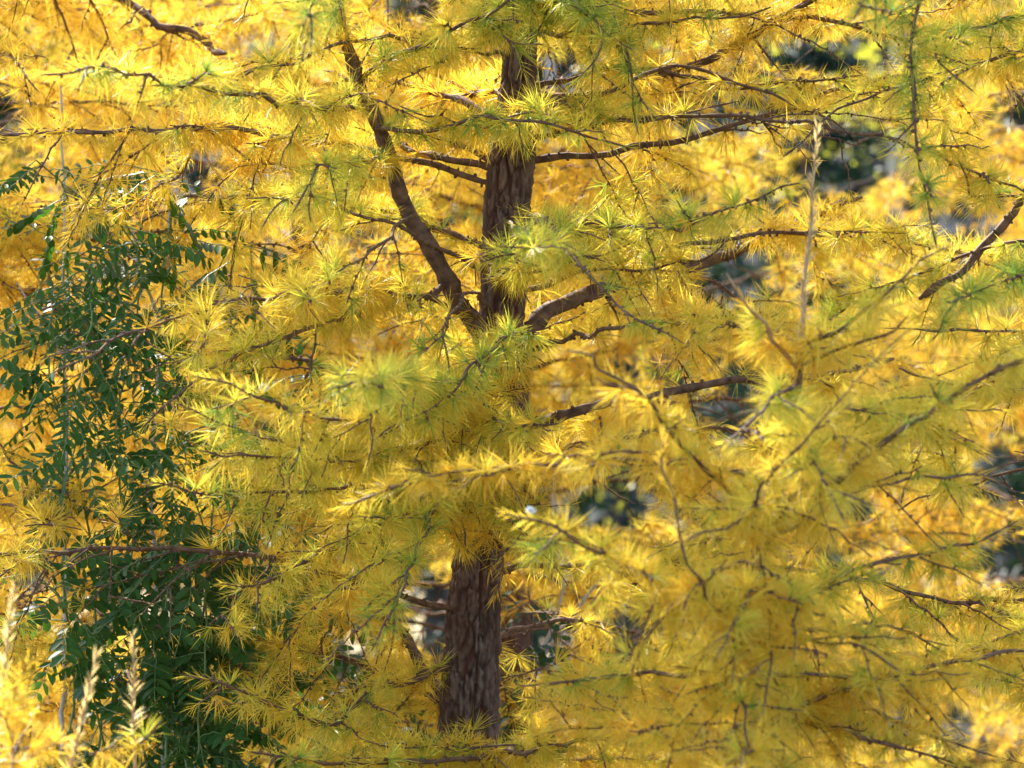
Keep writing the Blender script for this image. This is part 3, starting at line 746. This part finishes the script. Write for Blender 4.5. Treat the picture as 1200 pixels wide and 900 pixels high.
# ---- larches further back, seen in bright sun through the sprays
BACK = [((-.01, 1.5), 'sunlit larch close behind the main trunk on its right', .18, M_gold, 1.1, .042),
        ((1.75, 1.9), 'larch behind the right edge, its orange sprays half in shade', .1, M_orange, 1.1, .05),
        ((-.42, 2.1), 'sunlit larch behind the upper left limb of the middle tree', .22, M_gold, 1.1, .045),
        ((1.2, 3.3), 'bright yellow larch farther back on the right', .22, M_gold, 1.2, .055),
        ((-1.7, 3.2), 'amber larch farther back at the left edge', .1, M_orange, 1.2, .07)]
for (bx, by), lab, gr, mt, ln, dz in BACK:
    t = tree_root((bx, by, 0), lab, group='larches behind the middle one')
    pp = np.array([[bx, by, -.03], [bx + .02, by, 1.5], [bx, by, 2.4 + by * .15], [bx + .02, by, 3.0 + by * .2]])
    o = bark_trunk('trunk', pp, [.035, .026, .016, .004], M_bark, t, sides=32, ring=.03); o.matrix_parent_inverse = t.matrix_basis.inverted()
    filler(t, lambda z, bx=bx, by=by: np.array([bx, by, z]), .6, 2.55 + by * .2, dz, lambda z, ln=ln: ln * (1.15 - z * .13), gr, mt, None,
           tw_len=.32, n_per=20, simple=True, width=.0018, step=.018, tw_step=.042)

# ---- saplings whose pale leaders stand up in the lower left corner
def sapling(px, py, y, label, top_len, lean=0):
    tipp = P(px, py, y); sl_ = lean / 100.0
    b = np.array([tipp[0] + sl_ * .35, y, 0])
    t = tree_root((b[0], b[1], 0), label, 'larch sapling', 'larch saplings in the lower left corner')
    t.name = 'larch_sapling'
    pts = [b, b * [1, 1, 0] + [0, 0, tipp[2] * .5], tipp + [sl_ * top_len, 0, -top_len], tipp + [sl_ * .35 * top_len, 0, -.45 * top_len], tipp]
    wd = Wood(); p, tt = smooth_path(pts, wob=.001)
    wd.tube(p, np.interp(tt / tt[-1], [0, .8, 1], [.008, .003, .0008]), 8)
    o = wd.build('trunk', M_tan, t); o.matrix_parent_inverse = t.matrix_basis.inverted()
    nl = Needles(); sel = tt > tt[-1] - top_len
    dress(p[sel], tt[sel] - tt[sel][0], wd, nl, 0, step=.03, start=0, tip=top_len * .97, pale=True)
    o2 = nl.build('needles', M_pale, o, width=.0014); o2.matrix_parent_inverse = o.matrix_basis.inverted()
    def ax(z): return np.array([np.interp(z, [0, tipp[2]], [b[0], tipp[0]]), y, z])
    filler(t, ax, .55, tipp[2] - top_len * .95, .06, lambda z: max(.05, (tipp[2] - z) * .42), .15, M_gold, None, tw_len=.1, rise=(.5, 1.2), sag=.2)
sapling(112, 765, -1.15, 'sapling whose pale upright leader is nearest the bottom edge', .19, -26)
sapling(16, 690, -1.2, 'sapling at the left edge with the tallest pale leader', .2, -14)
sapling(156, 745, -.95, 'sapling with a short brownish leader beside the paler ones', .13, 2)
sapling(-30, 800, -1.3, 'sapling just cut by the left edge, leaning in', .16, -40)

# ---------------------------------------------------------------- shrubs with leaflets in pairs
LEAF_PROF = [(0, 0), (.18, .62), (.45, 1.0), (.75, .85), (.93, .42), (1.0, 0)]
def leaflet_mesh(bases, dirs, ups, lens, wid, store):
    """oval leaflets folded a little along the midrib"""
    n = len(bases)
    side = unit(np.cross(dirs, ups)); nrm = np.cross(side, dirs)
    cols = []
    for (u, w) in LEAF_PROF[1:-1]:
        c = bases + dirs * (lens * u)[:, None] - nrm * (lens * .10 * u * u)[:, None]
        cols.append(c + side * (wid * w)[:, None] + nrm * (wid * .22 * w)[:, None]); cols.append(c); cols.append(c - side * (wid * w)[:, None] + nrm * (wid * .22 * w)[:, None])
    tip = bases + dirs * lens[:, None] - nrm * (lens * .10)[:, None]
    V = np.stack([bases] + cols + [tip], 1)      # 14 per leaflet
    f = []
    for k in range(3):
        a = 1 + k * 3; b = a + 3
        f += [[a, a + 1, b + 1, b], [a + 1, a + 2, b + 2, b + 1]]
    tri = [[0, 2, 1], [0, 3, 2], [10, 11, 13], [11, 12, 13]]
    store.append((V.reshape(-1, 3), n, f, tri))

def build_leaflets(name, store, mat, parent):
    Vs, Ls, Ss, nv, nl, rn = [], [], [], 0, 0, []
    for V, n, f, tri in store:
        b = (np.arange(n) * 14)[:, None, None] + nv
        q = (b + np.array(f)[None]).reshape(-1, 4); t = (b + np.array(tri)[None]).reshape(-1, 3)
        Vs.append(V); Ls += [q.ravel(), t.ravel()]; Ss += [np.arange(len(q)) * 4 + nl, np.arange(len(t)) * 3 + nl + q.size]
        nv += len(V); nl += q.size + t.size
        rn.append(np.repeat(rng.random(n), 14))
    o = mesh_obj(name, np.concatenate(Vs), np.concatenate(Ls), np.concatenate(Ss), mat, parent, attrs={'rnd': np.concatenate(rn)}, smooth=True)
    return o

def pinnate(b, d, L, pairs, store, wood, lw=.0034, ll=.016):
    p, dd = twig_path(b, d, L, rng.uniform(1.0, 4.0))
    wood.tube(p, np.linspace(.0009, .0005, len(p)), 4)
    T = unit(np.gradient(p, axis=0))
    s = np.linspace(.22 * L, .98 * L, pairs)
    pos = np.stack([np.interp(s, dd, p[:, k]) for k in range(3)], 1); tt = unit(np.stack([np.interp(s, dd, T[:, k]) for k in range(3)], 1))
    zz = rng.uniform(.7, 1.2); ll *= zz; lw *= zz * rng.uniform(.8, 1.15)
    up = unit(UP + rng.normal(0, .35, 3) + np.array([0, -.5, 0]))
    for sg in (-1, 1):
        sd = unit(np.cross(tt, up) * sg)
        dr = unit(sd * .9 + tt * .35 - UP * rng.uniform(.05, .6) + rng.normal(0, .12, sd.shape))
        nrm = unit(np.cross(np.cross(dr, up), dr)) + rng.normal(0, .15, sd.shape)
        leaflet_mesh(pos, dr, unit(nrm), ll * rng.uniform(.8, 1.15, pairs) * (1 - .25 * np.linspace(-1, 1, pairs)**2), lw * rng.uniform(.85, 1.15, pairs), store)

def leafy_shrub(label, stems, mat, group=None, smat=None, lw=.0040, ll=.024, leafL=(.09, .145), spacing=.0125, pairs=(6, 9)):
    b0 = np.array(stems[0][0][0]); 
    root = empty('leafy_shrub', (b0[0], b0[1], 0), label, 'shrub', group); bpy.context.view_layer.update()
    for pts, r0, f0 in stems:
        path, t = smooth_path(pts, wob=.003)
        wd = Wood(); wd.tube(path, np.linspace(r0, .0011, len(path)), 7)
        store = []; T = unit(np.gradient(path, axis=0))
        s = t[-1] * f0; sg = 1; tw = wd
        while s < t[-1]:
            i = min(len(path) - 1, int(np.searchsorted(t, s)))
            d = unit(T[i] * .35 + unit(rng.standard_normal(3) * [1, .8, .4]) * 1.0 - UP * rng.uniform(-.1, .8))
            pinnate(path[i], d, rng.uniform(*leafL), int(rng.integers(*pairs)), store, tw, lw, ll)
            s += spacing * rng.uniform(.5, 1.5)
        st = wd.build('stem', smat or M_greenstem, root); st.matrix_parent_inverse = root.matrix_basis.inverted()
        lf = build_leaflets('leaves', store, mat, st)

def S(*q): return np.array([P(*a) if a[1] < 1800 else P(*a) * [1, 1, 0] for a in q])
leafy_shrub('green shrub with rows of small paired leaflets climbing the left side', [
    (S((170, 1900, .1), (195, 900, .1), (200, 600, .12), (185, 420, .15), (195, 300, .15), (180, 205, .1), (155, 195, .1)), .004, .5),
    (S((170, 1900, .1), (170, 900, .15), (150, 640, .12), (140, 480, .1), (160, 380, .08), (165, 300, .05), (140, 262, .0)), .0035, .55),
    (S((170, 1900, .1), (120, 1000, .2), (100, 600, .15), (60, 400, .1), (75, 330, .1), (110, 320, .05), (110, 360, .03), (98, 420, 0), (85, 520, 0)), .003, .72),
    (S((170, 1900, .1), (90, 900, .2), (74, 560, .2), (78, 330, .18), (70, 210, .15), (40, 190, .12)), .0035, .82),
    (S((170, 1900, .1), (220, 900, .1), (250, 600, .15), (270, 400, .2), (285, 300, .2), (292, 290, .2), (300, 345, .2)), .003, .82),
    (S((170, 1900, .1), (220, 1000, .1), (330, 640, .3), (350, 540, .3), (375, 440, .3), (360, 415, .3)), .003, .8),
    (S((170, 1900, .1), (230, 900, .05), (240, 700, .0), (215, 560, -.05), (180, 520, -.05)), .0035, .45),
    (S((170, 1900, .1), (260, 1000, .2), (260, 860, .22), (265, 760, .25), (330, 720, .25), (380, 740, .2)), .003, .6),
], M_leaflet)
leafy_shrub('dense dark green lower shrub between the saplings and the trunk', [
    (S((230, 1850, .2), (200, 980, .2), (215, 820, .18), (190, 700, .1), (150, 660, .05), (100, 650, 0)), .004, .5),
    (S((230, 1850, .2), (240, 980, .2), (235, 820, .18), (205, 760, .1), (160, 720, .05), (160, 600, 0)), .0035, .5),
    (S((230, 1850, .2), (300, 980, .2), (270, 820, .2), (250, 700, .15), (235, 640, .1), (150, 610, .05)), .0035, .5),
    (S((230, 1850, .2), (210, 980, .2), (200, 860, .15), (225, 780, .1), (235, 700, .05), (270, 640, .0), (190, 630, -.1)), .0035, .5),
    (S((230, 1850, .2), (250, 980, .2), (290, 780, .3), (300, 660, .3), (320, 590, .3), (350, 540, .3)), .0035, .5),
    (S((230, 1850, .2), (250, 980, .2), (330, 800, .3), (330, 700, .3), (290, 640, .3)), .0035, .5),
    (S((230, 1850, .2), (150, 980, .1), (90, 760, .0), (60, 690, -.1), (20, 660, -.1)), .0035, .7),
], M_leaflet, ll=.026, lw=.0052, leafL=(.09, .15), spacing=.0165, pairs=(6, 8))
leafy_shrub('low dark leaved shrub behind the foot of the main trunk', [
    (S((640, 1750, .6), (620, 980, .6), (610, 820, .6), (622, 720, .55), (618, 690, .55)), .006, .6),
    (S((640, 1750, .6), (650, 980, .6), (630, 830, .6), (660, 770, .5), (700, 745, .5)), .004, .6),
    (S((640, 1750, .6), (660, 980, .6), (600, 850, .6), (590, 800, .55), (575, 740, .5)), .004, .6),
    (S((640, 1750, .6), (500, 980, .7), (440, 850, .7), (420, 790, .6), (400, 770, .6)), .004, .6),
    (S((640, 1750, .6), (480, 980, .7), (480, 850, .7), (430, 800, .6), (395, 800, .6)), .004, .6),
], M_dark, smat=M_limb, ll=.022, lw=.006, leafL=(.05, .09), spacing=.024, pairs=(4, 6))

# bare pale stem seen to the right of the trunk, and a bare one on the left
def bare_tree(label, pts, r0, extra):
    t = empty('bare_sapling', (pts[0][0], pts[0][1], 0), label, 'sapling'); bpy.context.view_layer.update()
    wd = Wood(); p, tt = smooth_path(pts, wob=.002); wd.tube(p, np.linspace(r0, .0015, len(p)), 8, rough=.06)
    o = wd.build('trunk', M_palestem, t); o.matrix_parent_inverse = t.matrix_basis.inverted()
    for e in extra:
        wd = Wood(); p, tt = smooth_path(e, wob=.002); wd.tube(p, np.linspace(r0 * .5, .001, len(p)), 6)
        o = wd.build('branch', M_palestem, t); o.matrix_parent_inverse = t.matrix_basis.inverted()
bare_tree('pale leaning sapling stem showing white right of the trunk foot', S((600, 1700, .9), (615, 900, .9), (632, 770, .9), (650, 725, .9), (660, 690, .9), (648, 590, .9), (655, 500, .9)), .009, [S((632, 770, .9), (690, 700, .85), (730, 640, .8))])
bare_tree('thin grey bare stem rising through the left shrub', S((60, 1850, .3), (72, 900, .3), (78, 500, .3), (76, 330, .3), (74, 205, .3), (70, 100, .3)), .006, [S((76, 280, .3), (95, 240, .28), (120, 215, .25)), S((78, 420, .3), (40, 360, .3), (20, 330, .3))])
bare_tree('thin mottled bare stem between the shrub leaves', S((200, 1850, .35), (190, 900, .35), (182, 470, .35), (188, 380, .35), (200, 250, .35), (215, 120, .35)), .0065, [S((188, 380, .35), (160, 300, .3), (150, 220, .3))])

# ---------------------------------------------------------------- forest behind: spruces and birches
def spruce(h, seed):
    V, rn = [], []
    wd = Wood()
    wd.tube(np.array([[0, 0, 0], [0, 0, h * .5], [0, 0, h]]), [.16, .1, .01], 10)
    cw = Wood()
    quads = []
    z = .5
    while z < h * .98:
        L = (h - z) * .27 + .1
        for k in range(9):
            a = rng.random() * 6.28; d = np.array([math.cos(a), math.sin(a), 0])
            n = 14; s = np.linspace(0, 1, n)[:, None]
            p = np.array([0, 0, z]) + d * s * L * rng.uniform(.8, 1.1) + UP * (-.45 * L * s + .25 * L * s**2)
            # leafy sprays: short needle bundles hanging from the branch
            m = 46; i = rng.integers(1, n, m)
            b = p[i] + rng.normal(0, .03, (m, 3)); dr = unit(rng.standard_normal((m, 3)) * [1, 1, .6] + d * .5 - UP * .7)
            sd = unit(np.cross(dr, rng.standard_normal((m, 3)))); ln = rng.uniform(.10, .22, m)[:, None]
            tri = np.stack([b - sd * .018, b + sd * .018, b + dr * ln], 1)
            V.append(tri.reshape(-1, 3)); rn.append(np.repeat(rng.random(m), 3))
        z += .26
    V = np.concatenate(V); n = len(V) // 3
    return wd, V, n, np.concatenate(rn)
wd, V, n3, rn = spruce(8.0, 1)
SPR = [(-1.75, 7.2, .42, 'young dark spruce behind the left edge of the larches'), (-.25, 7.6, .44, 'young dark spruce showing left of the trunk foot'), (.95, 6.9, .42, 'young dark spruce behind the gap near the top right'),
       (2.15, 8.0, .46, 'young dark spruce behind the gap at the right edge'), (.45, 9.6, .6, 'shaded spruce behind the gap in the centre, deeper in'), (-3.2, 8.6, .5, 'low spruce left of all the larches'), (3.6, 9.0, .55, 'low spruce right of all the larches'),
       (-1.9, 12.5, .9, 'tall spruce deep in the woods on the left'), (1.7, 12.0, .9, 'tall spruce deep in the woods behind the right limb'), (-4.6, 13.0, 1.0, 'tall spruce farthest left in the woods'),
       (4.4, 12.8, 1.0, 'tall spruce farthest right in the woods'), (0.0, 14.5, 1.1, 'tallest spruce deep behind the main trunk'), (3.0, 16.0, 1.2, 'tall spruce at the foot of the slope on the right'), (-3.2, 16.0, 1.2, 'tall spruce at the foot of the slope on the left')]
first = None
for k, (x, y, s, lab) in enumerate(SPR):
    t = empty('spruce_tree', (x, y, -.05), lab, 'spruce', 'spruces in the woods behind'); t.scale = (s, s, s); t.rotation_euler = (0, 0, k * 1.3)
    if first is None:
        a = wd.build('trunk', M_sprucebark, t)
        b = mesh_obj('crown', V, np.arange(n3 * 3), np.arange(n3) * 3, M_spruce, t, attrs={'rnd': rn})
        first = (a, b)
    else:
        for q in first:
            c = q.copy(); C.objects.link(c); c.parent = t

# a birch: pale trunk, limbs, a thin crown of small yellow leaves high up
wb = Wood(); pb, _ = smooth_path([[0, 0, 0], [.05, 0, 2], [0, .05, 4], [.05, 0, 7]], step=.1, wob=.01); wb.tube(pb, np.linspace(.075, .02, len(pb)), 12)
limbs = []; leafV = []
for k in range(16):
    z = rng.uniform(2.2, 6.6); a = rng.random() * 6.28; d = np.array([math.cos(a), math.sin(a), .7])
    L = rng.uniform(.8, 1.6) * (1.2 - z * .1)
    p, dd = twig_path(np.array([.02, 0, z]), unit(d), L, .25)
    wb2 = Wood(); wb2.tube(p[::6], np.linspace(.016, .003, len(p[::6])), 5); limbs.append(wb2)
    m = 260; i = rng.integers(len(p) // 4, len(p), m); b = p[i] + rng.normal(0, .14, (m, 3)) - UP * np.abs(rng.normal(0, .12, m))[:, None]
    u = unit(rng.standard_normal((m, 3))); v = unit(np.cross(u, rng.standard_normal((m, 3)))); s = rng.uniform(.016, .026, m)[:, None]
    leafV.append(np.stack([b - u * s, b + v * s * .8, b + u * s, b - v * s * .8], 1).reshape(-1, 3))
leafV = np.concatenate(leafV); nq = len(leafV) // 4
BIR = [(.135, 7.0, .6, 'pale birch trunk just right of the middle trunk near the top'), (-2.4, 8.8, .8, 'pale birch behind the left shrub'),
       (1.6, 10.4, .8, 'thin birch behind the gap at mid right'), (-.75, 10.2, .8, 'birch behind the gap left of the trunk foot')]
first = None
for k, (x, y, s, lab) in enumerate(BIR):
    t = empty('birch_tree', (x, y, -.05), lab, 'birch', 'birches behind the larches'); t.scale = (s, s, s); t.rotation_euler = (0, 0, k * 2.1)
    if first is None:
        first = [wb.build('trunk', M_birchbark, t)] + [q.build('limb', M_birchbark, t) for q in limbs]
        first.append(mesh_obj('crown', leafV, np.arange(nq * 4), np.arange(nq) * 4, M_birchleaf, t, attrs={'rnd': np.repeat(rng.random(nq), 4)}))
    else:
        for q in first:
            c = q.copy(); C.objects.link(c); c.parent = t

# ---------------------------------------------------------------- small fluffy seeds caught in the sprays
M_fluff, n, l, p = new_mat('seed fluff'); p.inputs['Base Color'].default_value = (.8, .82, .85, 1); p.inputs['Roughness'].default_value = .6
def fluff(px, py, y, r, label):
    c = P(px, py, y); m = 260
    d = unit(rng.standard_normal((m, 3))); wd = Wood()
    s = unit(np.cross(d, rng.standard_normal((m, 3)))) * .0003
    e = c + d * r * rng.uniform(.6, 1.1, (m, 1)) * [1, 1, .8]
    V = np.stack([c - s, c + s, e + s, e - s], 1).reshape(-1, 3)
    o = mesh_obj('seed_fluff', V, np.arange(m * 4), np.arange(m) * 4, M_fluff, None, origin=c)
    tag(o, label, 'seed fluff')
fluff(309, 454, -.72, .007, 'tuft of white seed fluff caught on the left spray')
fluff(622, 598, -1.12, .006, 'white fluff on the blurred spray tip in front of the trunk')
print('NEEDLES', sum(len(m.polygons) for m in bpy.data.meshes if m.name.startswith('needles')))
print('TOTAL verts', sum(len(m.vertices) for m in bpy.data.meshes), 'objs', len(bpy.data.objects))
